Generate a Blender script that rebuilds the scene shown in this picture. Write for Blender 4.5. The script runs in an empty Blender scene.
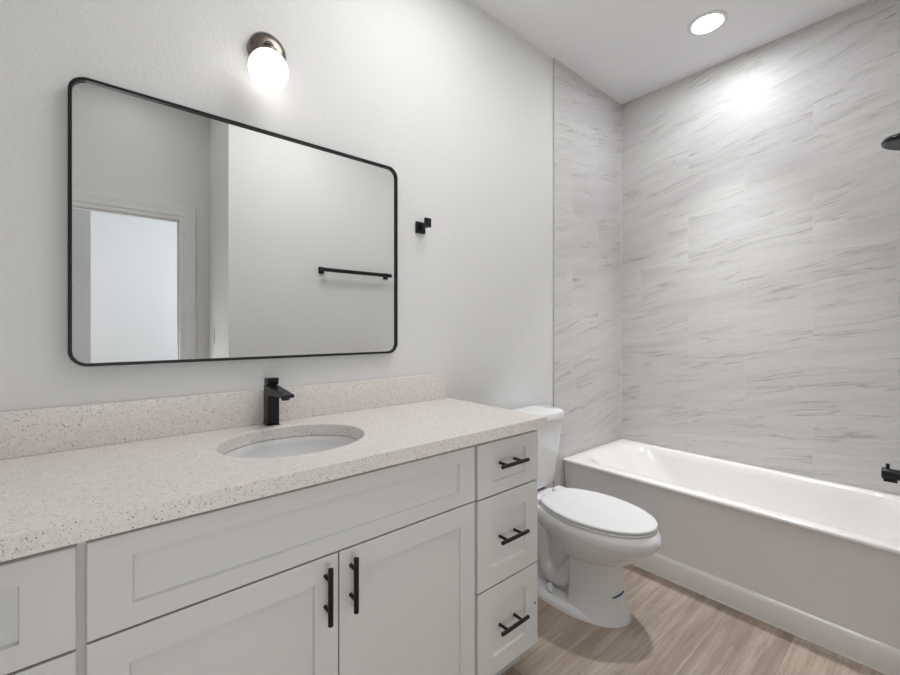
import bpy, bmesh, math, random
from mathutils import Vector, Matrix
random.seed(7)
PI = math.pi
S = bpy.context.scene
C = S.collection

# ------------------------------------------------------------------ camera
H = 1.235
cd = bpy.data.cameras.new('camera')
cam = bpy.data.objects.new('camera', cd); C.objects.link(cam)
cd.sensor_width = 36.0; cd.lens = 420.7/900*36.0
cd.shift_y = -8.5/900; cd.clip_start = 0.01
cam.location = (0, 0, H); cam.rotation_euler = (PI/2, 0, math.radians(49.5-90))
S.camera = cam
# ------------------------------------------------------------------ world, exposure
w = bpy.data.worlds.new('world'); S.world = w; w.use_nodes = True
w.node_tree.nodes['Background'].inputs[0].default_value = (0.80, 0.88, 1.0, 1)
w.node_tree.nodes['Background'].inputs[1].default_value = 1.0
S.view_settings.view_transform = 'Standard'; S.view_settings.look = 'None'
S.view_settings.gamma = 1; S.view_settings.use_curve_mapping = False
S.view_settings.exposure = 0.40
# ------------------------------------------------------------------ lights
LIGHT_XY = (2.44, 0.795); CEIL = 2.827
def area(name, loc, rot, size, energy, color, spread=180, shape='DISK', sy=None):
    l = bpy.data.lights.new(name, 'AREA'); l.shape = shape; l.size = size
    if sy: l.size_y = sy
    l.energy = energy; l.color = color; l.spread = math.radians(spread)
    o = bpy.data.objects.new(name, l); C.objects.link(o); o.location = loc; o.rotation_euler = rot
    return o
area('downlight_beam', (LIGHT_XY[0], LIGHT_XY[1], CEIL-0.012), (0, 0, 0), 0.13, 3.8, (0.98, 0.99, 1.0), 66)
# daylight in the hallway beyond the open doorway
area('hall_daylight', (1.75, -1.45, 1.5), (0, PI/2, 0), 1.5, 20, (0.88, 0.94, 1.0), 180, 'RECTANGLE', 1.1)
area('hall_fill', (0.5, -1.30, 2.70), (0, 0, 0), 0.30, 2, (0.93, 0.965, 1.0), 180)  # added overhead fill in the hallway, no fixture; lifts overall brightness
# added fill without fixtures: two lights at the ceiling, one low in the doorway
area('room_fill', (1.0, 0.72, CEIL-0.012), (0, 0, 0), 0.9, 9.0, (1.0, 0.99, 0.98), 180)
area('entry_fill', (0.16, -0.22, CEIL-0.012), (0, 0, 0), 0.40, 0.7, (1.0, 0.99, 0.98), 180)
area('doorway_fill', (0.12, -0.85, 0.62), Vector((0.75, 1.0, 0.10)).to_track_quat('-Z', 'Y').to_euler(), 0.62, 4.6, (0.97, 0.985, 1.0), 170)  # added soft fill facing into the room, no real source there
LENS_L = 100.0; GLOBE_L = 1.25

# ------------------------------------------------------------------ material helpers
def newmat(name):
    m = bpy.data.materials.new(name); m.use_nodes = True
    nt = m.node_tree; b = nt.nodes['Principled BSDF']
    return m, nt, b
def node(nt, t, **kw):
    n = nt.nodes.new(t)
    for k, v in kw.items(): setattr(n, k, v)
    return n
def math_(nt, op, a, b=None, clamp=False):
    n = node(nt, 'ShaderNodeMath', operation=op, use_clamp=clamp)
    for i, q in enumerate((a, b)):
        if q is None: continue
        if isinstance(q, (int, float)): n.inputs[i].default_value = q
        else: nt.links.new(q, n.inputs[i])
    return n.outputs[0]
def mixc(nt, f, a, b):
    n = node(nt, 'ShaderNodeMix', data_type='RGBA')
    for i, q in ((0, f), (6, a), (7, b)):
        if isinstance(q, (int, float)): n.inputs[i].default_value = q
        elif isinstance(q, tuple): n.inputs[i].default_value = (*q[:3], 1)
        else: nt.links.new(q, n.inputs[i])
    return n.outputs[2]
def ramp(nt, f, stops):
    n = node(nt, 'ShaderNodeValToRGB'); r = n.color_ramp
    while len(r.elements) < len(stops): r.elements.new(0.5)
    for e, (p, c) in zip(r.elements, stops):
        e.position = p; e.color = (*((c, c, c) if isinstance(c, (int, float)) else c), 1)
    nt.links.new(f, n.inputs[0]); return n.outputs[0]
def noise(nt, vec, scale, detail=3, rough=0.5, dist=0.0):
    n = node(nt, 'ShaderNodeTexNoise'); n.inputs['Scale'].default_value = scale
    n.inputs['Detail'].default_value = detail; n.inputs['Roughness'].default_value = rough
    n.inputs['Distortion'].default_value = dist
    nt.links.new(vec, n.inputs['Vector']); return n.outputs['Fac']
def objco(nt): return node(nt, 'ShaderNodeTexCoord').outputs['Object']
def mapping(nt, vec, loc=(0,0,0), rot=(0,0,0), sc=(1,1,1)):
    n = node(nt, 'ShaderNodeMapping'); nt.links.new(vec, n.inputs['Vector'])
    n.inputs['Location'].default_value = loc; n.inputs['Rotation'].default_value = rot
    n.inputs['Scale'].default_value = sc; return n.outputs[0]
def bump(nt, b, h, strength, dist):
    n = node(nt, 'ShaderNodeBump'); n.inputs['Strength'].default_value = strength
    n.inputs['Distance'].default_value = dist; nt.links.new(h, n.inputs['Height'])
    nt.links.new(n.outputs[0], b.inputs['Normal'])
def plain(name, col, rough=0.5, metal=0.0, var=0.03, scale=6.0, bmp=0.0, bsc=200, coat=0.0, spec=0.5):
    m, nt, b = newmat(name); co = objco(nt)
    n = noise(nt, co, scale, 2)
    lo = tuple(c*(1-var) for c in col); hi = tuple(min(1, c*(1+var)) for c in col)
    nt.links.new(ramp(nt, n, [(0.3, lo), (0.7, hi)]), b.inputs['Base Color'])
    b.inputs['Roughness'].default_value = rough; b.inputs['Metallic'].default_value = metal
    b.inputs['Coat Weight'].default_value = coat; b.inputs['Specular IOR Level'].default_value = spec
    if bmp: bump(nt, b, noise(nt, co, bsc, 2), bmp, 0.002)
    return m
def emit(name, col, s):
    m, nt, b = newmat(name)
    b.inputs['Base Color'].default_value = (*col, 1); b.inputs['Emission Color'].default_value = (*col, 1)
    b.inputs['Emission Strength'].default_value = s; b.inputs['Roughness'].default_value = 0.4
    return m

def wall_paint(name, col):
    m, nt, b = newmat(name); co = objco(nt)
    n = noise(nt, co, 2.5, 2)
    nt.links.new(ramp(nt, n, [(0.3, tuple(c*0.985 for c in col)), (0.7, col)]), b.inputs['Base Color'])
    b.inputs['Roughness'].default_value = 0.62; b.inputs['Specular IOR Level'].default_value = 0.3
    h = noise(nt, co, 150, 3, 0.55, 0.3)
    h2 = math_(nt, 'MULTIPLY', math_(nt, 'GREATER_THAN', noise(nt, co, 95, 2), 0.0), h)
    bump(nt, b, ramp(nt, h2, [(0.42, 0.0), (0.62, 1.0)]), 0.30, 0.0016)
    return m
M_wall = wall_paint('wall_paint', (0.785, 0.782, 0.775))
M_ceil = wall_paint('ceiling_paint', (0.94, 0.94, 0.94))
M_trim = plain('trim_paint', (0.79, 0.785, 0.775), 0.4)
M_cab = plain('cabinet_paint', (0.73, 0.725, 0.70), 0.38, var=0.01)
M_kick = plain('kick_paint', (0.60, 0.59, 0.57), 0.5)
M_porc = plain('porcelain', (0.83, 0.835, 0.84), 0.08, var=0.005, coat=0.3)
M_seat = plain('seat_plastic', (0.84, 0.845, 0.85), 0.22, var=0.005)
M_tub = plain('tub_acrylic', (0.86, 0.84, 0.83), 0.12, var=0.005, coat=0.2)
M_black = plain('matte_black_metal', (0.006, 0.006, 0.0065), 0.36, 0.0, var=0.1, spec=0.35)
M_bronze = plain('bronze_metal', (0.20, 0.165, 0.145), 0.25, 1.0, var=0.05)
M_chrome = plain('tile_edge_metal', (0.58, 0.58, 0.58), 0.5, 0.0)
M_rubber = plain('dark_rubber', (0.02, 0.02, 0.022), 0.7)
M_blue = plain('blue_ink', (0.01, 0.09, 0.2), 0.5)
M_caulk = plain('caulk', (0.75, 0.72, 0.68), 0.6)
M_plate = plain('switch_plate_plastic', (0.78, 0.78, 0.77), 0.35)
M_globe = emit('frosted_globe_glass', (1.0, 0.975, 0.94), GLOBE_L)
M_lens = emit('downlight_lens', (0.975, 0.988, 1.0), LENS_L)
def mirror_mat():
    m, nt, b = newmat('mirror_silver'); co = objco(nt)
    b.inputs['Metallic'].default_value = 1; b.inputs['Roughness'].default_value = 0.0
    nt.links.new(ramp(nt, noise(nt, co, 1.0, 1), [(0.0, (0.86, 0.865, 0.86)), (1.0, (0.865, 0.87, 0.865))]), b.inputs['Base Color'])
    return m
M_mirror = mirror_mat()

def quartz():
    m, nt, b = newmat('speckled_quartz'); co = objco(nt)
    base = ramp(nt, noise(nt, co, 60, 3), [(0.3, (0.80, 0.755, 0.715)), (0.7, (0.87, 0.83, 0.79))])
    col = base
    for scale, thr, rad, c in ((330, 0.72, 0.42, (0.64, 0.60, 0.565)), (300, 0.86, 0.36, (0.30, 0.28, 0.27)),
                               (190, 0.93, 0.30, (0.17, 0.13, 0.11)), (120, 0.965, 0.20, (0.07, 0.06, 0.055)),
                               (260, 0.88, 0.38, (0.88, 0.87, 0.86))):
        v = node(nt, 'ShaderNodeTexVoronoi'); v.inputs['Scale'].default_value = scale
        nt.links.new(mapping(nt, co, (scale*0.013, thr, rad)), v.inputs['Vector'])
        sep = node(nt, 'ShaderNodeSeparateColor'); nt.links.new(v.outputs['Color'], sep.inputs[0])
        f = math_(nt, 'MULTIPLY', math_(nt, 'GREATER_THAN', sep.outputs[0], thr), math_(nt, 'LESS_THAN', v.outputs['Distance'], rad))
        col = mixc(nt, math_(nt, 'MULTIPLY', f, 0.8), col, c)
    nt.links.new(col, b.inputs['Base Color']); b.inputs['Roughness'].default_value = 0.34; b.inputs['Specular IOR Level'].default_value = 0.4
    return m
M_quartz = quartz()

def tile(name, axis, uoff):
    m, nt, b = newmat(name); co = objco(nt)
    s = node(nt, 'ShaderNodeSeparateXYZ'); nt.links.new(co, s.inputs[0])
    u = math_(nt, 'SUBTRACT', s.outputs[axis], uoff); v = math_(nt, 'SUBTRACT', s.outputs[2], 0.45)
    cb = node(nt, 'ShaderNodeCombineXYZ'); nt.links.new(u, cb.inputs[0]); nt.links.new(v, cb.inputs[1])
    br = node(nt, 'ShaderNodeTexBrick'); br.offset = 0.5; br.offset_frequency = 2
    nt.links.new(cb.outputs[0], br.inputs['Vector'])
    for k, val in (('Scale', 1), ('Mortar Size', 0.0009), ('Mortar Smooth', 0.2), ('Bias', 0), ('Brick Width', 0.602), ('Row Height', 0.298)):
        br.inputs[k].default_value = val
    br.inputs['Color1'].default_value = (0, 0, 0, 1); br.inputs['Color2'].default_value = (1, 1, 1, 1); br.inputs['Mortar'].default_value = (0.5, 0.5, 0.5, 1)
    rnd = node(nt, 'ShaderNodeSeparateColor'); nt.links.new(br.outputs['Color'], rnd.inputs[0]); rv = rnd.outputs[0]
    # vein coordinates: per-tile shift, slanted and stretched along the tile
    cv = node(nt, 'ShaderNodeCombineXYZ'); nt.links.new(u, cv.inputs[0]); nt.links.new(v, cv.inputs[1])
    nt.links.new(math_(nt, 'MULTIPLY', rv, 9.0), cv.inputs[2])
    p = mapping(nt, cv.outputs[0], (0, 0, 0), (0, 0, math.radians(11 if axis == 1 else -11)))
    warp = noise(nt, mapping(nt, p, (3, 1, 2), (0, 0, 0), (1.6, 2.2, 1.0)), 1.6, 3, 0.5)
    off = node(nt, 'ShaderNodeCombineXYZ'); nt.links.new(math_(nt, 'MULTIPLY', math_(nt, 'SUBTRACT', warp, 0.5), 0.08), off.inputs[1])
    va = node(nt, 'ShaderNodeVectorMath', operation='ADD'); nt.links.new(p, va.inputs[0]); nt.links.new(off.outputs[0], va.inputs[1]); p = va.outputs[0]
    p1 = mapping(nt, p, (0, 0, 0), (0, 0, 0), (1.1, 19.0, 1.0))
    p2 = mapping(nt, p, (4, 2, 3), (0, 0, 0), (3.0, 75.0, 1.0))
    p3 = mapping(nt, p, (1, 7, 5), (0, 0, 0), (2.0, 7.0, 1.0))
    n1 = noise(nt, p1, 1.0, 5, 0.55, 0.1)
    rid = math_(nt, 'ABSOLUTE', math_(nt, 'SUBTRACT', n1, 0.5))
    thin = ramp(nt, rid, [(0.0, 1.0), (0.008, 0.5), (0.028, 0.0)])
    mask = ramp(nt, noise(nt, p3, 1.6, 3), [(0.44, 0.0), (0.60, 1.0)])
    thin = math_(nt, 'MULTIPLY', thin, mask)
    fine = ramp(nt, noise(nt, p2, 1.0, 7, 0.68, 0.2), [(0.35, 0.0), (0.72, 1.0)])
    broad = ramp(nt, noise(nt, p1, 0.8, 4, 0.6, 0.2), [(0.42, 0.0), (0.72, 1.0)])
    col = mixc(nt, math_(nt, 'MULTIPLY', fine, 0.50), (0.70, 0.692, 0.685), (0.53, 0.52, 0.512))
    col = mixc(nt, math_(nt, 'MULTIPLY', broad, 0.50), col, (0.50, 0.49, 0.483))
    col = mixc(nt, math_(nt, 'MULTIPLY', thin, 0.68), col, (0.30, 0.29, 0.28))
    grit = ramp(nt, noise(nt, mapping(nt, cv.outputs[0], (2, 5, 1), (0, 0, 0), (28.0, 60.0, 1.0)), 1.0, 5, 0.7), [(0.4, 0.0), (0.75, 1.0)])
    col = mixc(nt, math_(nt, 'MULTIPLY', grit, 0.22), col, (0.46, 0.44, 0.43))
    tone = math_(nt, 'ADD', 0.975, math_(nt, 'MULTIPLY', rv, 0.06))
    hs = node(nt, 'ShaderNodeHueSaturation'); nt.links.new(tone, hs.inputs['Value']); nt.links.new(col, hs.inputs['Color'])
    col = mixc(nt, math_(nt, 'MULTIPLY', br.outputs['Fac'], 0.6), hs.outputs[0], (0.70, 0.69, 0.68))
    nt.links.new(col, b.inputs['Base Color'])
    b.inputs['Roughness'].default_value = 0.42
    bump(nt, b, math_(nt, 'SUBTRACT', math_(nt, 'MULTIPLY', fine, 0.3), br.outputs['Fac']), 0.22, 0.0010)
    return m
M_tileY = tile('marble_tile_long_wall', 1, 0.138)
M_tileX = tile('marble_tile_end_wall', 0, 2.26)

def planks():
    m, nt, b = newmat('oak_plank_floor'); co = objco(nt)
    s = node(nt, 'ShaderNodeSeparateXYZ'); nt.links.new(co, s.inputs[0])
    y = math_(nt, 'SUBTRACT', s.outputs[1], 0.615)
    cb = node(nt, 'ShaderNodeCombineXYZ'); nt.links.new(math_(nt, 'ADD', s.outputs[0], 0.35), cb.inputs[0]); nt.links.new(y, cb.inputs[1])
    br = node(nt, 'ShaderNodeTexBrick'); br.offset = 0.37; br.offset_frequency = 2
    nt.links.new(cb.outputs[0], br.inputs['Vector'])
    for k, val in (('Scale', 1), ('Mortar Size', 0.0007), ('Mortar Smooth', 0.1), ('Bias', 0), ('Brick Width', 1.52), ('Row Height', 0.228)):
        br.inputs[k].default_value = val
    br.inputs['Color1'].default_value = (0, 0, 0, 1); br.inputs['Color2'].default_value = (1, 1, 1, 1); br.inputs['Mortar'].default_value = (0.5, 0.5, 0.5, 1)
    sc = node(nt, 'ShaderNodeSeparateColor'); nt.links.new(br.outputs['Color'], sc.inputs[0]); rv = sc.outputs[0]
    cv = node(nt, 'ShaderNodeCombineXYZ'); nt.links.new(s.outputs[0], cv.inputs[0]); nt.links.new(s.outputs[1], cv.inputs[1])
    nt.links.new(math_(nt, 'MULTIPLY', rv, 13.0), cv.inputs[2])
    g1 = noise(nt, mapping(nt, cv.outputs[0], sc=(1.3, 17.0, 1)), 1.3, 6, 0.66, 0.5)
    g2 = noise(nt, mapping(nt, cv.outputs[0], sc=(4.0, 150.0, 1)), 1.0, 5, 0.7, 0.3)
    g3 = noise(nt, mapping(nt, cv.outputs[0], sc=(1.6, 5.0, 1)), 1.5, 3, 0.55, 1.0)
    rings = math_(nt, 'SINE', math_(nt, 'MULTIPLY', g3, 60.0))
    ringm = math_(nt, 'MULTIPLY', ramp(nt, rings, [(0.3, 0.0), (1.0, 1.0)]), ramp(nt, g1, [(0.45, 0.0), (0.65, 0.6)]))
    c = ramp(nt, g1, [(0.3, (0.31, 0.25, 0.205)), (0.5, (0.45, 0.38, 0.325)), (0.7, (0.58, 0.51, 0.45))])
    c = mixc(nt, math_(nt, 'MULTIPLY', ramp(nt, g2, [(0.42, 0.0), (0.7, 1.0)]), 0.5), c, (0.24, 0.19, 0.155))
    c = mixc(nt, math_(nt, 'MULTIPLY', ringm, 0.45), c, (0.60, 0.545, 0.50))
    hs = node(nt, 'ShaderNodeHueSaturation'); nt.links.new(c, hs.inputs['Color'])
    hs.inputs['Saturation'].default_value = 1.25
    nt.links.new(math_(nt, 'ADD', 0.86, math_(nt, 'MULTIPLY', rv, 0.30)), hs.inputs['Value'])
    c = mixc(nt, br.outputs['Fac'], hs.outputs[0], (0.22, 0.175, 0.145))
    nt.links.new(c, b.inputs['Base Color']); b.inputs['Roughness'].default_value = 0.48
    bump(nt, b, math_(nt, 'SUBTRACT', math_(nt, 'MULTIPLY', g2, 0.3), br.outputs['Fac']), 0.3, 0.001)
    return m
M_floor = planks()

# ------------------------------------------------------------------ mesh helpers
def obj(name, bm, m, parent=None, smooth=False, bevel=0.0, seg=2, sub=0, loc=None, auto=None):
    bmesh.ops.recalc_face_normals(bm, faces=bm.faces)
    me = bpy.data.meshes.new(name); bm.to_mesh(me); bm.free()
    for mm in (m if isinstance(m, (list, tuple)) else [m]): me.materials.append(mm)
    o = bpy.data.objects.new(name, me); C.objects.link(o)
    if loc is not None:
        me.transform(Matrix.Translation(-Vector(loc))); o.location = loc
    if parent is not None:
        o.parent = parent
        if loc is None:
            me.transform(Matrix.Translation(-Vector(parent_world(parent))))
        else:
            o.location = Vector(loc) - parent_world(parent)
    if bevel:
        b = o.modifiers.new('bevel', 'BEVEL'); b.width = bevel; b.segments = seg; b.limit_method = 'ANGLE'; b.angle_limit = math.radians(40)
        b.harden_normals = False
    if sub:
        q = o.modifiers.new('sub', 'SUBSURF'); q.levels = sub; q.render_levels = sub
    if smooth or auto:
        for p in me.polygons: p.use_smooth = True
        if auto: me.set_sharp_from_angle(angle=math.radians(auto))
    return o
def parent_world(p):
    v = Vector((0, 0, 0))
    while p is not None: v += p.location; p = p.parent
    return v
def thing(name, label, cat, loc, group=None):
    o = bpy.data.objects.new(name, None); C.objects.link(o); o.location = loc; o.empty_display_size = 0.1
    return tag(o, label, cat, group)
def tag(o, label, cat, group=None):
    o['label'] = label; o['category'] = cat
    if group: o['group'] = group
    return o
def struct(name, bm, m, **kw):
    o = obj(name, bm, m, **kw); o['kind'] = 'structure'; return o
def box(bm, x0, x1, y0, y1, z0, z1):
    v = [bm.verts.new(p) for p in ((x0,y0,z0),(x1,y0,z0),(x1,y1,z0),(x0,y1,z0),(x0,y0,z1),(x1,y0,z1),(x1,y1,z1),(x0,y1,z1))]
    for f in ((3,2,1,0),(4,5,6,7),(0,1,5,4),(1,2,6,5),(2,3,7,6),(3,0,4,7)): bm.faces.new([v[i] for i in f])
    return bm
def B(*a):
    bm = bmesh.new()
    for q in ([a] if not isinstance(a[0], (tuple, list)) else a): box(bm, *q)
    return bm
def loft(bm, rings, cap0=True, cap1=True, close=True):
    R = [[bm.verts.new(p) for p in r] for r in rings]; n = len(R[0])
    for a, b in zip(R, R[1:]):
        for i in range(n if close else n-1):
            j = (i+1) % n
            bm.faces.new((a[i], a[j], b[j], b[i]))
    if cap0: bm.faces.new(list(reversed(R[0])))
    if cap1: bm.faces.new(R[-1])
    return R
def tube(bm, pts, r, n=16, cap=True):
    pts = [Vector(p) for p in pts]; rings = []
    rr = r if isinstance(r, (list, tuple)) else [r]*len(pts)
    up = Vector((0, 0, 1))
    for i, p in enumerate(pts):
        d = (pts[min(i+1, len(pts)-1)] - pts[max(i-1, 0)]).normalized()
        if i == 0:
            a = d.cross(up)
            if a.length < 1e-3: a = d.cross(Vector((1, 0, 0)))
            a.normalize()
        else:
            a = (a - d*a.dot(d)).normalized()
        b = d.cross(a)
        rings.append([p + (a*math.cos(t*2*PI/n) + b*math.sin(t*2*PI/n))*rr[i] for t in range(n)])
    loft(bm, rings, cap, cap); return bm
def lathe(bm, origin, axis, prof, n=40):
    """prof: (distance along axis, radius)"""
    o = Vector(origin); d = Vector(axis).normalized()
    a = d.cross(Vector((0, 0, 1)))
    if a.length < 1e-3: a = d.cross(Vector((1, 0, 0)))
    a.normalize(); b = d.cross(a)
    loft(bm, [[o + d*h + (a*math.cos(t*2*PI/n) + b*math.sin(t*2*PI/n))*max(r, 1e-4) for t in range(n)] for h, r in prof])
    return bm
def rrect(cx, cy, hx, hy, r, n=8):
    out = []
    for k, (sx, sy) in enumerate(((1, 1), (-1, 1), (-1, -1), (1, -1))):
        for i in range(n+1):
            t = (k + i/n)*PI/2
            out.append((cx + sx*(hx-r) + r*math.cos(t), cy + sy*(hy-r) + r*math.sin(t)))
    return out

# ------------------------------------------------------------------ room shell
YB = 1.49; XR = 2.866; YF = -0.02; XL = -0.345; XC = 0.668; YD = -0.60
struct('floor', B(-2.4, 3.0, -2.9, YB+0.1, -0.06, 0.0), M_floor)
struct('ceiling', B(-2.4, 3.0, -2.9, YB+0.1, CEIL, CEIL+0.08), M_ceil)
struct('wall_back', B(XL-0.1, 3.0, YB, YB+0.1, 0, CEIL), M_wall)
struct('wall_right', B(XR, 3.0, YF-0.1, YB, 0, CEIL), M_tileY)
struct('wall_alcove', B(2.072, XR, YB-0.007, YB, 0, CEIL), M_tileX)
struct('wall_left', B(XL-0.1, XL, YD-0.12, YB, 0, CEIL), M_wall)
struct('wall_front', B(XC, 3.0, YF-0.1, YF, 0, CEIL), M_wall)
struct('wall_shower', B(2.072, XR, YF, YF+0.009, 0, CEIL), M_tileX)
struct('wall_entry', B(XC, XC+0.1, YD-0.12, YF-0.1, 0, CEIL), M_wall)
DX0, DX1, DH = -0.26, 0.503, 2.035
struct('wall_doorway', B((XL, DX0, YD-0.12, YD, 0, CEIL), (DX1, XC, YD-0.12, YD, 0, CEIL), (DX0, DX1, YD-0.12, YD, DH, CEIL)), M_wall)
# door casing with a stepped profile, and the jamb liner
def casing(y0, sgn):
    bm = bmesh.new()
    prof = [(0.006, 0), (0.006, 0.008), (0.012, 0.010), (0.05, 0.013), (0.056, 0.017), (0.07, 0.019), (0.076, 0.015), (0.076, 0)]
    rings = []
    for (px, pz, dx, dz) in ((DX0, 0, -1, 0), (DX0, DH, -1, 1), (DX1, DH, 1, 1), (DX1, 0, 1, 0)):
        rings.append([(px + dx*o, y0 + sgn*d, pz + dz*o) for o, d in prof])
    loft(bm, rings); return bm
struct('trim_1', casing(YD, 1), M_trim, auto=30)
struct('trim_2', casing(YD-0.12, -1), M_trim, auto=30)
struct('door_1', B((DX0, DX0+0.018, YD-0.12, YD, 0, DH-0.018), (DX1-0.018, DX1, YD-0.12, YD, 0, DH-0.018), (DX0, DX1, YD-0.12, YD, DH-0.018, DH),
                   (DX0+0.018, DX0+0.028, YD-0.07, YD-0.04, 0, DH-0.028), (DX1-0.028, DX1-0.018, YD-0.07, YD-0.04, 0, DH-0.028), (DX0+0.018, DX1-0.018, YD-0.07, YD-0.04, DH-0.028, DH-0.018)), M_trim)
# hallway beyond the doorway
struct('wall_hall', B(-2.4, 3.0, -2.9, -2.2, 0, CEIL), M_wall)
struct('wall_partition', B(-2.4, 0.0, -2.2, -1.42, 0, CEIL), M_wall)
struct('wall_hall_side', B(2.0, 2.1, -2.2, YF-0.1, 0, CEIL), M_wall)
struct('wall_hall_end', B(-2.4, -2.3, -1.42, YD-0.12, 0, CEIL), M_wall)
struct('wall_hall_near', B((-2.3, XL-0.1, YD-0.12, YD-0.02, 0, CEIL)), M_wall)
# baseboards
def baseboard(name, segs):
    struct(name, B(*segs), M_trim, bevel=0.004)
baseboard('baseboard_back', [(1.235, 2.068, YB-0.014, YB, 0, 0.135)])
baseboard('baseboard_front', [(XC+0.015, 2.07, YF, YF+0.014, 0, 0.135)])
baseboard('baseboard_left', [(XL, XL+0.014, YD+0.02, 0.93, 0, 0.135)])
baseboard('baseboard_entry', [(XC-0.014, XC, YD+0.02, YF, 0, 0.135)])
baseboard('baseboard_hall', [(0.0, 2.0, -2.2, -2.186, 0, 0.135)])
# tile edge strip and the sealant in the tiled corner
struct('trim_3', B(2.069, 2.0725, YB-0.009, YB, 0, CEIL), M_chrome)
struct('trim_4', B(XR-0.004, XR, YB-0.011, YB-0.007, 0.461, CEIL), M_caulk)
struct('trim_5', B(2.156, 2.168, 0.0, YB-0.01, 0.0, 0.004), M_caulk)

# ------------------------------------------------------------------ bathtub
def bathtub():
    t = thing('bathtub', 'white alcove bathtub set between the marble-look tiled walls', 'bathtub', (2.52, 0.735, 0))
    x0, x1, y0, y1, z = 2.152, XR-0.001, YF+0.011, YB-0.011, 0.461
    cx, cy, hx, hy = (x0+x1)/2, (y0+y1)/2, (x1-x0)/2, (y1-y0)/2
    bm = bmesh.new(); n = 10
    bx, by = cx+0.012, cy
    rings = []
    def R(px, py, ax, ay, r, zz): rings.append([(p[0], p[1], zz) for p in rrect(px, py, ax, ay, r, n)])
    R(cx, cy, hx, hy, 0.004, z-0.015); R(cx, cy, hx, hy, 0.004, z-0.007); R(cx, cy, hx-0.003, hy-0.003, 0.004, z-0.002); R(cx, cy, hx-0.009, hy-0.009, 0.006, z)
    # (ledge, left-end inset, right-end inset, depth)
    for ix, ya, yb_, rr, dz in ((0.052, 0.055, 0.055, 0.16, 0.0), (0.060, 0.066, 0.065, 0.16, 0.003), (0.067, 0.085, 0.073, 0.16, 0.012), (0.076, 0.125, 0.082, 0.17, 0.045),
                               (0.088, 0.20, 0.095, 0.17, 0.12), (0.108, 0.31, 0.12, 0.17, 0.23), (0.135, 0.41, 0.15, 0.16, 0.31), (0.18, 0.50, 0.20, 0.13, 0.35), (0.23, 0.58, 0.28, 0.10, 0.362)):
        R(bx, (y0+yb_+y1-ya)/2, hx-ix, (y1-ya-y0-yb_)/2, min(rr, hx-ix-0.01), z-dz)
    loft(bm, rings, False, True)
    obj('basin', bm, M_tub, t, auto=50)
    # apron: recessed panel over a flared foot
    bm = bmesh.new()
    prof = [(x0+0.012, 0.0), (x0+0.012, 0.080), (x0+0.016, 0.092), (x0+0.028, 0.100), (x0+0.026, 0.30), (x0+0.012, 0.430), (x0+0.005, 0.4455), (x0+0.05, 0.4455), (x0+0.05, 0.0)]
    loft(bm, [[(a, yy, b) for a, b in prof] for yy in (y0, y1)])
    obj('apron', bm, M_tub, t, auto=50)
    return t
bathtub()

# ------------------------------------------------------------------ vanity cabinets
YFACE = 0.940
def shaker(x0, x1, z0, z1, st, rail=None):
    bm = bmesh.new(); y = YFACE; e = 0.0015
    rr = [(0, y+0.019), (0, y+e), (e, y), (st, y), (st+0.002, y+0.009), (st+0.002, y+0.0091)]
    k = lambda i: i if i < st else i-st+(rail or st)          # the rails may be narrower than the stiles
    loft(bm, [[(x0+i, yy, z0+k(i)), (x1-i, yy, z0+k(i)), (x1-i, yy, z1-k(i)), (x0+i, yy, z1-k(i))] for i, yy in rr]); return bm
def pull(parent, cx, cz, vertical, L=0.131):
    bm = bmesh.new(); y = YFACE-0.030; r = 0.0062; o = 0.036
    if vertical:
        tube(bm, [(cx, y, cz-L/2), (cx, y, cz+L/2)], r, 18)
        for s in (-1, 1): tube(bm, [(cx, y, cz+s*o), (cx, YFACE, cz+s*o)], 0.0048, 14)
    else:
        tube(bm, [(cx-L/2, y, cz), (cx+L/2, y, cz)], r, 18)
        for s in (-1, 1): tube(bm, [(cx+s*o, y, cz), (cx+s*o, YFACE+0.009, cz)], 0.0048, 14)
    return obj('handle', bm, M_black, parent, auto=40, bevel=0.0008)
def carcass(t, x0, x1, side=None):
    q = 0.018; yb = YB-0.002; yf = YFACE+0.0195
    bm = B((x0, x0+q, yf, yb, 0.105, 0.8835), (x1-q, x1, yf, yb, 0.105, 0.8835), (x0+q, x1-q, yf+0.02, yb-0.008, 0.105, 0.123), (x0+q, x1-q, yb-0.008, yb, 0.105, 0.8835),
           (x0+q, x1-q, yf, yf+0.02, 0.105, 0.123), (x0+q, x1-q, yf, yf+0.02, 0.860, 0.8835), (x0+q, x1-q, yf, yf+0.02, 0.690, 0.712))
    obj('carcass', bm, M_cab, t)
    a, b = x0, x1
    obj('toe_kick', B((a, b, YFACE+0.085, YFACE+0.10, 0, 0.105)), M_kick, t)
def drawers(x0, x1, fx0, fx1, label, mirror):
    t = thing('drawer_cabinet', label, 'cabinet', ((x0+x1)/2, 1.2, 0), 'drawer banks of the bathroom vanity')
    carcass(t, x0, x1)
    for z0, z1, ht in ((0.700, 0.871, 0.794), (0.407, 0.695, 0.552), (0.117, 0.402, 0.262)):
        d = obj('drawer', shaker(fx0, fx1, z0, z1, 0.0665, 0.040 if z0 > 0.6 else 0.060), M_cab, t)
        pull(d, (fx0+fx1)/2-0.005, ht, False)
        if z0 < 0.2 and not mirror:
            bm = bmesh.new(); lathe(bm, (1.199, YFACE, 0.263), (0, -1, 0), [(0, 0.0035), (0.0012, 0.0035), (0.0016, 0.0025)], 14)
            obj('screw_dot', bm, M_rubber, d)
    return t
L0, L1, R1 = -0.330, -0.012, 1.222
RM = 0.9105
drawers(RM, R1, 0.917, 1.2155, 'white shaker three-drawer cabinet on the right of the vanity, beside the toilet', False)
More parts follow.
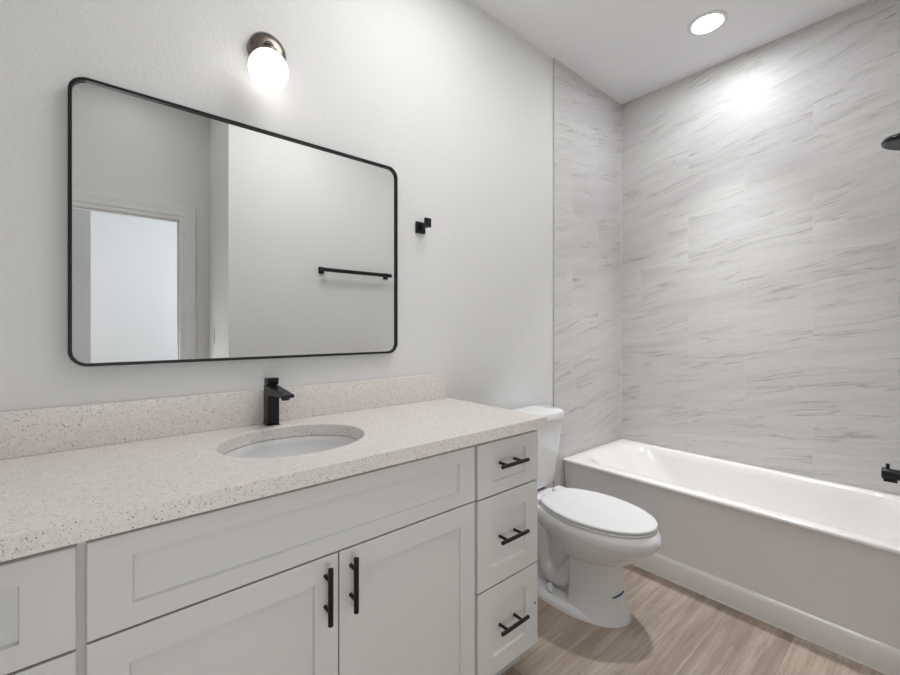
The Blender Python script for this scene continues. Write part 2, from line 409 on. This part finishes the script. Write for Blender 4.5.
drawers(L0, L1, -0.3235, -0.0185, 'white shaker drawer cabinet at the left end of the vanity, cut by the photo edge', True)
t = thing('sink_cabinet', 'wide white shaker sink cabinet with two doors under a long false drawer front', 'cabinet', (0.449, 1.2, 0))
carcass(t, L1, RM)
obj('false_drawer_front', shaker(-0.0055, 0.9045, 0.7035, 0.872, 0.0625, 0.040), M_cab, t)
d = obj('door', shaker(-0.0055, 0.4510, 0.117, 0.699, 0.058), M_cab, t); pull(d, 0.418, 0.620, True)
d = obj('door', shaker(0.4545, 0.9045, 0.117, 0.699, 0.058), M_cab, t); pull(d, 0.483, 0.622, True)

# ------------------------------------------------------------------ countertop with oval sink cut-out
SX, SY, SA, SB = 0.448, 1.210, 0.200, 0.173
CX0, CX1, CY0, CY1, CZ0, CZ1 = XL+0.001, 1.241, 0.918, YB-0.002, 0.885, 0.921
def countertop():
    n = 96; bm = bmesh.new()
    def outer(t):
        # point on the rectangle in direction t from the sink centre
        dx, dy = math.cos(t)*SA, math.sin(t)*SB
        k = min(((CX1-SX) if dx > 0 else (CX0-SX))/dx if abs(dx) > 1e-9 else 1e9, ((CY1-SY) if dy > 0 else (CY0-SY))/dy if abs(dy) > 1e-9 else 1e9)
        return (SX+dx*k, SY+dy*k)
    ts = [2*PI*i/n for i in range(n)]
    for cxx, cyy in ((CX0, CY0), (CX1, CY0), (CX1, CY1), (CX0, CY1)):
        ts.append(math.atan2((cyy-SY)/SB, (cxx-SX)/SA) % (2*PI))
    ts = sorted(ts)
    i3 = [(SX+SA*math.cos(t), SY+SB*math.sin(t)) for t in ts]; e3 = [outer(t) for t in ts]
    ch = [(SX+(SA+0.003)*math.cos(t), SY+(SB+0.003)*math.sin(t)) for t in ts]
    rings = [[(x, y, CZ0) for x, y in i3], [(x, y, CZ1-0.003) for x, y in i3], [(x, y, CZ1) for x, y in ch], [(x, y, CZ1) for x, y in e3], [(x, y, CZ0) for x, y in e3]]
    R = loft(bm, rings, False, False)
    m = len(ts)
    for i in range(m):
        j = (i+1) % m; bm.faces.new((R[-1][i], R[-1][j], R[0][j], R[0][i]))
    return bm
tag(obj('countertop', countertop(), M_quartz), 'speckled pale quartz countertop with an oval sink cut-out', 'countertop')
tag(obj('backsplash', B(CX0, 1.222, YB-0.024, YB-0.001, CZ1+0.0003, CZ1+0.112), M_quartz, bevel=0.0015), 'low speckled quartz backsplash strip standing against the wall behind the faucet', 'backsplash')
def sink():
    t = thing('sink', 'white oval undermount sink sunk in the speckled countertop', 'sink', (SX, SY, 0.745))
    bm = bmesh.new(); n = 72
    def ring(a, b, z): return [(SX+a*math.cos(2*PI*i/n), SY+b*math.sin(2*PI*i/n), z) for i in range(n)]
    rr = [ring(SA+0.028, SB+0.028, 0.877), ring(SA+0.028, SB+0.028, 0.8845), ring(SA+0.006, SB+0.006, 0.8845), ring(SA+0.001, SB+0.001, 0.880)]
    for k in range(1, 13):
        f = k/12*PI/2*0.96
        rr.append(ring((SA+0.001)*math.cos(f)**0.75, (SB+0.001)*math.cos(f)**0.75, 0.880-0.140*math.sin(f)))
    rr.append(ring(0.024, 0.024, 0.738)); rr.append(ring(0.024, 0.024, 0.735))
    loft(bm, rr, False, True)
    obj('bowl', bm, M_porc, t, auto=60)
    bm = bmesh.new(); lathe(bm, (SX, SY, 0.7365), (0, 0, 1), [(0, 0.021), (0.003, 0.021), (0.004, 0.017), (0.006, 0.012), (0.0065, 0.0)], 28)
    obj('drain', bm, M_black, t, auto=40)
sink()

# ------------------------------------------------------------------ faucet
def faucet():
    fx, fy = 0.453, 1.436; hw = 0.0185
    t = thing('faucet', 'matte black single-lever faucet with square body behind the oval sink', 'faucet', (fx, fy, CZ1))
    z0 = CZ1+0.0003; y0, y1 = fy-0.021, fy+0.021
    obj('base_plate', B(fx-hw-0.002, fx+hw+0.002, y0-0.002, y1+0.002, z0, z0+0.003), M_black, t, bevel=0.0008)
    # body and spout are one bent blade seen from the side
    bm = bmesh.new()
    prof = [(y1, z0+0.005), (y1, z0+0.130), (y0-0.012, z0+0.127), (y0-0.134, z0+0.115), (y0-0.136, z0+0.108), (y0-0.130, z0+0.104), (y0-0.02, z0+0.102), (y0, z0+0.092), (y0, z0+0.005)]
    loft(bm, [[(x, a, b) for a, b in prof] for x in (fx-hw, fx+hw)])
    obj('body', bm, M_black, t, bevel=0.0022, seg=3)
    bm = bmesh.new(); lathe(bm, (fx, y0-0.110, z0+0.1045), (0, 0, -1), [(0, 0.012), (0.008, 0.012), (0.008, 0.009)], 20)
    obj('aerator', bm, M_black, t, auto=40)
    bm = B(fx-0.0175, fx+0.0175, y0+0.004, y1-0.002, z0+0.131, z0+0.152)
    for v in bm.verts:
        if v.co.z > z0+0.145 and v.co.y < fy: v.co.y -= 0.004; v.co.z += 0.002
    obj('lever', bm, M_black, t, bevel=0.002, seg=3)
faucet()

# ------------------------------------------------------------------ mirror
def mirror():
    x0, x1, z0, z1 = -0.045, 0.963, 1.136, 1.896; cx, cz = (x0+x1)/2, (z0+z1)/2; hx, hz = (x1-x0)/2, (z1-z0)/2
    t = thing('mirror', 'large rounded-corner wall mirror in a thin black metal frame above the vanity', 'mirror', (cx, YB, cz))
    bm = bmesh.new(); rings = []
    for i, y in ((0, YB-0.001), (0, YB-0.030), (0.0012, YB-0.0312), (0.0068, YB-0.0312), (0.008, YB-0.030), (0.008, YB-0.020)):
        rings.append([(a, y, b) for a, b in rrect(cx, cz, hx-i, hz-i, 0.041-i*0.9, 12)])
    loft(bm, rings, True, False)
    obj('frame', bm, M_black, t, auto=40)
    bm = bmesh.new()
    loft(bm, [[(a, y, b) for a, b in rrect(cx, cz, hx-0.0082, hz-0.0082, 0.0335, 12)] for y in (YB-0.018, YB-0.022)])
    obj('mirror_glass', bm, M_mirror, t)
mirror()

# ------------------------------------------------------------------ globe wall light
def sconce():
    px, pz = 0.452, 2.166; gx, gy, gz = 0.434, 1.404, 2.067
    t = thing('wall_light', 'small globe wall light on a bronze canopy above the mirror', 'wall light', (px, YB, pz))
    bm = bmesh.new(); lathe(bm, (px, YB-0.0005, pz), (0, -1, 0), [(0, 0.060), (0.020, 0.060), (0.026, 0.058), (0.034, 0.050), (0.040, 0.034), (0.042, 0.0)], 56)
    obj('canopy', bm, M_bronze, t, auto=50)
    bm = bmesh.new(); tube(bm, [(px, YB-0.036, pz-0.005), (px-0.010, YB-0.062, pz-0.010), (gx, gy+0.004, gz+0.065)], [0.016, 0.017, 0.02], 20)
    lathe(bm, (gx, gy, gz+0.068), (0, 0, -1), [(0, 0.016), (0.004, 0.026), (0.018, 0.030), (0.018, 0.0)], 32)
    obj('socket_holder', bm, M_bronze, t, auto=50)
    bm = bmesh.new(); bmesh.ops.create_uvsphere(bm, u_segments=48, v_segments=28, radius=0.060, matrix=Matrix.Translation((gx, gy, gz)))
    obj('globe_shade', bm, M_globe, t, smooth=True)
sconce()

# ------------------------------------------------------------------ recessed downlight
def downlight():
    x, y = LIGHT_XY
    t = thing('recessed_light', 'round white recessed ceiling light above the bathtub, switched on', 'ceiling light', (x, y, CEIL))
    bm = bmesh.new(); n = 56
    loft(bm, [[(x+r*math.cos(2*PI*i/n), y+r*math.sin(2*PI*i/n), z) for i in range(n)] for r, z in ((0.092, CEIL-0.0005), (0.092, CEIL-0.003), (0.086, CEIL-0.006), (0.070, CEIL-0.007), (0.067, CEIL-0.004), (0.067, CEIL-0.0005))], False, False)
    obj('trim_ring', bm, M_trim, t, auto=50)
    bm = bmesh.new(); lathe(bm, (x, y, CEIL-0.001), (0, 0, -1), [(0, 0.066), (0.003, 0.066), (0.004, 0.062)], 56)
    obj('lens', bm, M_lens, t)
downlight()

# ------------------------------------------------------------------ robe hook, towel bar, switch
def robe_hook():
    x, z = 1.098, 1.678
    t = thing('robe_hook', 'small square matte black robe hook on the white wall right of the mirror', 'hook', (x, YB, z))
    obj('wall_plate', B(x-0.0245, x+0.0245, YB-0.010, YB-0.0003, z-0.0245, z+0.0245), M_black, t, bevel=0.001)
    obj('post', B(x-0.009, x+0.009, YB-0.052, YB-0.010, z-0.006, z+0.012), M_black, t, bevel=0.0008)
    obj('hook_plate', B(x-0.016, x+0.016, YB-0.062, YB-0.052, z-0.006, z+0.032), M_black, t, bevel=0.001)
robe_hook()
def towel_bar():
    x0, x1, z, y = 1.260, 1.850, 1.664, YF
    t = thing('towel_bar', 'straight matte black towel bar on the wall opposite, seen only in the mirror', 'towel bar', ((x0+x1)/2, y, z))
    obj('bar', B(x0, x1, y+0.050, y+0.068, z-0.013, z+0.013), M_black, t, bevel=0.0008)
    for xx in (x0+0.022, x1-0.022):
        obj('bracket', B((xx-0.020, xx+0.020, y+0.0003, y+0.010, z-0.024, z+0.024), (xx-0.010, xx+0.010, y+0.010, y+0.050, z-0.009, z+0.009)), M_black, t, bevel=0.0008)
towel_bar()
def switch():
    y, z = -0.45, 1.19
    t = thing('light_switch', 'white wall switch plate beside the doorway, seen only in the mirror', 'switch', (XC, y, z))
    obj('plate', B(XC-0.006, XC-0.0003, y-0.037, y+0.037, z-0.058, z+0.058), M_plate, t, bevel=0.002)
    bm = B(XC-0.010, XC-0.006, y-0.017, y+0.017, z-0.033, z+0.033)
    obj('rocker', bm, M_plate, t, bevel=0.001)
switch()

# ------------------------------------------------------------------ toilet
TX = 1.715
def egg(yf, yb, w, yc, z, n=56, pf=2.0, pb=3.2, wb=None):
    """closed plan outline: rounded towards the front (low y), squarer at the back"""
    out = []
    for i in range(n):
        t = 2*PI*i/n; c, s = math.cos(t), math.sin(t)
        p = pf if s < 0 else pb
        x = math.copysign(abs(c)**(2/p), c)*w
        y = math.copysign(abs(s)**(2/p), s)
        y = yc + (y*(yc-yf) if s < 0 else y*(yb-yc))
        if wb and s > 0:
            k = (y-yc)/(yb-yc); x *= 1-(1-wb/w)*k*k*(3-2*k)
        out.append((TX+x, y, z))
    return out
def toilet():
    t = thing('toilet', 'white two-piece toilet with closed lid between the vanity and bathtub', 'toilet', (TX, 1.15, 0))
    bm = bmesh.new()
    rings = [egg(0.853, 1.09, 0.130, 1.02, 0.0, pb=6), egg(0.857, 1.088, 0.127, 1.02, 0.015, pb=6), egg(0.873, 1.086, 0.118, 1.02, 0.045, pb=6), egg(0.882, 1.085, 0.113, 1.02, 0.11, pb=6), egg(0.886, 1.085, 0.113, 1.02, 0.235, pb=6), egg(0.878, 1.09, 0.118, 1.02, 0.248, pb=6)]
    loft(bm, rings)
    rings = [egg(0.885, 1.12, 0.118, 1.02, 0.246, pb=4), egg(0.855, 1.16, 0.136, 1.02, 0.255, pb=4), egg(0.818, 1.22, 0.150, 1.02, 0.272, pb=3.6, wb=0.10), egg(0.770, 1.31, 0.166, 1.02, 0.315, pb=3.4, wb=0.105),
             egg(0.738, 1.41, 0.177, 1.02, 0.350, pb=3.2, wb=0.112), egg(0.728, 1.455, 0.181, 1.02, 0.374, pb=3.2, wb=0.118), egg(0.735, 1.455, 0.178, 1.02, 0.396, pb=3.2, wb=0.118),
             egg(0.748, 1.450, 0.170, 1.02, 0.409, pb=3.2, wb=0.112)]
    loft(bm, rings)
    # foot flange and the narrow body behind the column
    loft(bm, [egg(0.860, 1.31, 0.150, 1.10, 0.0, pb=3.5, pf=2.0), egg(0.868, 1.31, 0.149, 1.10, 0.014, pb=3.5, pf=2.0), egg(0.885, 1.30, 0.136, 1.10, 0.030, pb=3.5, pf=2.0), egg(0.90, 1.29, 0.120, 1.10, 0.034, pb=3.5, pf=2.0)])
    loft(bm, [egg(1.00, 1.33, 0.055, 1.15, 0.03, pf=4, pb=4), egg(1.00, 1.36, 0.055, 1.15, 0.36, pf=4, pb=4)])
    # trapway bulging on both sides
    path = [(0.99, 0.235), (1.05, 0.205), (1.10, 0.135), (1.15, 0.085), (1.20, 0.085), (1.235, 0.13), (1.245, 0.20), (1.26, 0.27), (1.30, 0.30), (1.36, 0.29), (1.40, 0.23), (1.41, 0.12), (1.41, 0.03)]
    pts = []
    P = [Vector((TX, a, b)) for a, b in path]
    for i in range(len(P)-1):
        p0, p1, p2, p3 = P[max(i-1, 0)], P[i], P[i+1], P[min(i+2, len(P)-1)]
        for k in range(5):
            u = k/5
            pts.append(0.5*((2*p1)+(p2-p0)*u+(2*p0-5*p1+4*p2-p3)*u*u+(3*p1-p0-3*p2+p3)*u**3))
    for s in (-1, 1):
        q = [p + Vector((s*0.048, 0, 0)) for p in pts]
        tube(bm, q, 0.042, 20)
    obj('bowl', bm, M_porc, t, auto=40)
    # seat ring and lid
    def slab(name, z0, z1, g, e):
        bm = bmesh.new()
        a = lambda d, z: egg(0.746+g+d, 1.250-d, 0.180-g-d, 1.03, z, n=72, pf=2.05, pb=3.8, wb=0.142)
        loft(bm, [a(e, z0), a(0.001, z0+e*0.5), a(0, (z0+z1)/2), a(0.0015, z1-e*0.6), a(e, z1-0.0008), a(e*3, z1+0.0006), a(0.05, z1+0.0022), a(0.10, z1+0.003)])
        obj(name, bm, M_seat, t, auto=60)
    slab('seat', 0.4105, 0.4215, 0.002, 0.003)
    slab('lid', 0.4235, 0.438, 0.0, 0.005)
    for s in (-1, 1):
        bm = bmesh.new(); box(bm, TX+s*0.085-0.030, TX+s*0.085+0.030, 1.235, 1.282, 0.4085, 0.434)
        obj('hinge', bm, M_seat, t, bevel=0.006, seg=3)
    # tank
    bm = bmesh.new()
    def tk(hw, y0, y1, z, r=0.035): return [(a, b, z) for a, b in rrect(TX, (y0+y1)/2, hw, (y1-y0)/2, r, 8)]
    loft(bm, [tk(0.140, 1.335, 1.465, 0.419), tk(0.150, 1.325, 1.47, 0.428), tk(0.155, 1.312, 1.473, 0.50), tk(0.166, 1.302, 1.474, 0.60), tk(0.177, 1.295, 1.475, 0.70), tk(0.181, 1.292, 1.475, 0.768)])
    obj('tank', bm, M_porc, t, auto=50)
    bm = bmesh.new()
    loft(bm, [tk(0.184, 1.288, 1.477, 0.767, 0.04), tk(0.191, 1.279, 1.479, 0.772, 0.05), tk(0.193, 1.277, 1.480, 0.800, 0.05), tk(0.188, 1.282, 1.477, 0.811, 0.05), tk(0.178, 1.295, 1.465, 0.817, 0.045), tk(0.11, 1.36, 1.42, 0.819, 0.02)])
    obj('tank_lid', bm, M_porc, t, auto=50)
    bm = bmesh.new(); loft(bm, [tk(0.10, 1.345, 1.45, 0.4085, 0.03), tk(0.10, 1.345, 1.45, 0.420, 0.03)])
    obj('gasket', bm, M_rubber, t)
    # flush lever on the tank's front left
    bm = bmesh.new(); lathe(bm, (TX-0.14, 1.2935, 0.70), (0, -1, 0), [(0, 0.014), (0.008, 0.014), (0.012, 0.010)], 20)
    tube(bm, [(TX-0.14, 1.281, 0.70), (TX-0.11, 1.279, 0.698), (TX-0.07, 1.280, 0.693)], [0.006, 0.006, 0.008], 12)
    obj('flush_lever', bm, M_chrome2, t, auto=50)
    for s in (-1, 1):
        bm = bmesh.new(); lathe(bm, (TX+s*0.118, 1.165, 0.042), (0, 0, 1), [(0, 0.013), (0.022, 0.012), (0.030, 0.009), (0.032, 0.0)], 20)
        obj('bolt_cap', bm, M_seat, t, auto=50)
    # short blue marker stroke curving over the front of the column
    bm = bmesh.new(); pts = []
    for k in range(9):
        u = k/8; ang = math.radians(-119 + 35*u)
        x = TX + 0.1135*math.cos(ang); y = 1.02 + (1.02-0.8812)*math.sin(ang)
        pts.append((x, y, 0.108+0.012*u))
    tube(bm, pts, [0.0015]+[0.0035]*7+[0.0015], 8)
    obj('marker_stroke', bm, M_blue, t)['label'] = 'short blue marker stroke'
M_chrome2 = plain('chrome_lever', (0.7, 0.7, 0.7), 0.15, 1.0)
toilet()

# ------------------------------------------------------------------ shower head and tub spout
def shower():
    x = 2.52
    t = thing('shower_head', 'dark round shower head poking in at the right edge, high above the bathtub', 'shower head', (x, YF+0.009, 2.05))
    bm = bmesh.new(); lathe(bm, (x, YF+0.0095, 2.085), (0, 1, 0), [(0, 0.03), (0.006, 0.03), (0.010, 0.022)], 32)
    obj('flange', bm, M_black, t, auto=40)
    bm = bmesh.new(); tube(bm, [(x, YF+0.012, 2.085), (x, YF+0.045, 2.083), (x, YF+0.072, 2.066), (x, YF+0.088, 2.03)], 0.0105, 16)
    obj('arm', bm, M_black, t, auto=50)
    d = Vector((0, 0.20, -1)).normalized()
    bm = bmesh.new(); lathe(bm, (x, YF+0.084, 2.032), d, [(0, 0.014), (0.018, 0.018), (0.022, 0.05), (0.024, 0.080), (0.030, 0.092), (0.044, 0.098), (0.052, 0.094)], 48)
    obj('spray_head', bm, M_gloss, t, auto=50)
    bm = bmesh.new(); lathe(bm, Vector((x, YF+0.084, 2.032))+d*0.0522, d, [(0, 0.086), (0.002, 0.084)], 48)
    obj('spray_face', bm, M_face, t)
M_gloss = plain('gloss_black_metal', (0.02, 0.02, 0.021), 0.18, 0.8)
M_face = plain('spray_face_rubber', (0.055, 0.055, 0.055), 0.45)
shower()
def spout():
    x, z = 2.52, 0.634
    t = thing('tub_spout', 'matte black tub spout with a diverter knob at the right edge above the tub rim', 'tub spout', (x, YF+0.009, z))
    bm = bmesh.new(); lathe(bm, (x, YF+0.0095, z), (0, 1, 0), [(0, 0.032), (0.006, 0.032), (0.010, 0.0215), (0.150, 0.0215), (0.172, 0.0235), (0.176, 0.022), (0.176, 0.0)], 36)
    box(bm, x-0.018, x+0.018, YF+0.140, YF+0.180, z-0.030, z-0.012)
    obj('body', bm, M_black, t, auto=40)
    bm = bmesh.new(); lathe(bm, (x, YF+0.168, z+0.020), (0, 0, 1), [(0, 0.0062), (0.019, 0.0062), (0.021, 0.005)], 20)
    obj('diverter_knob', bm, M_black, t, auto=40)
spout()
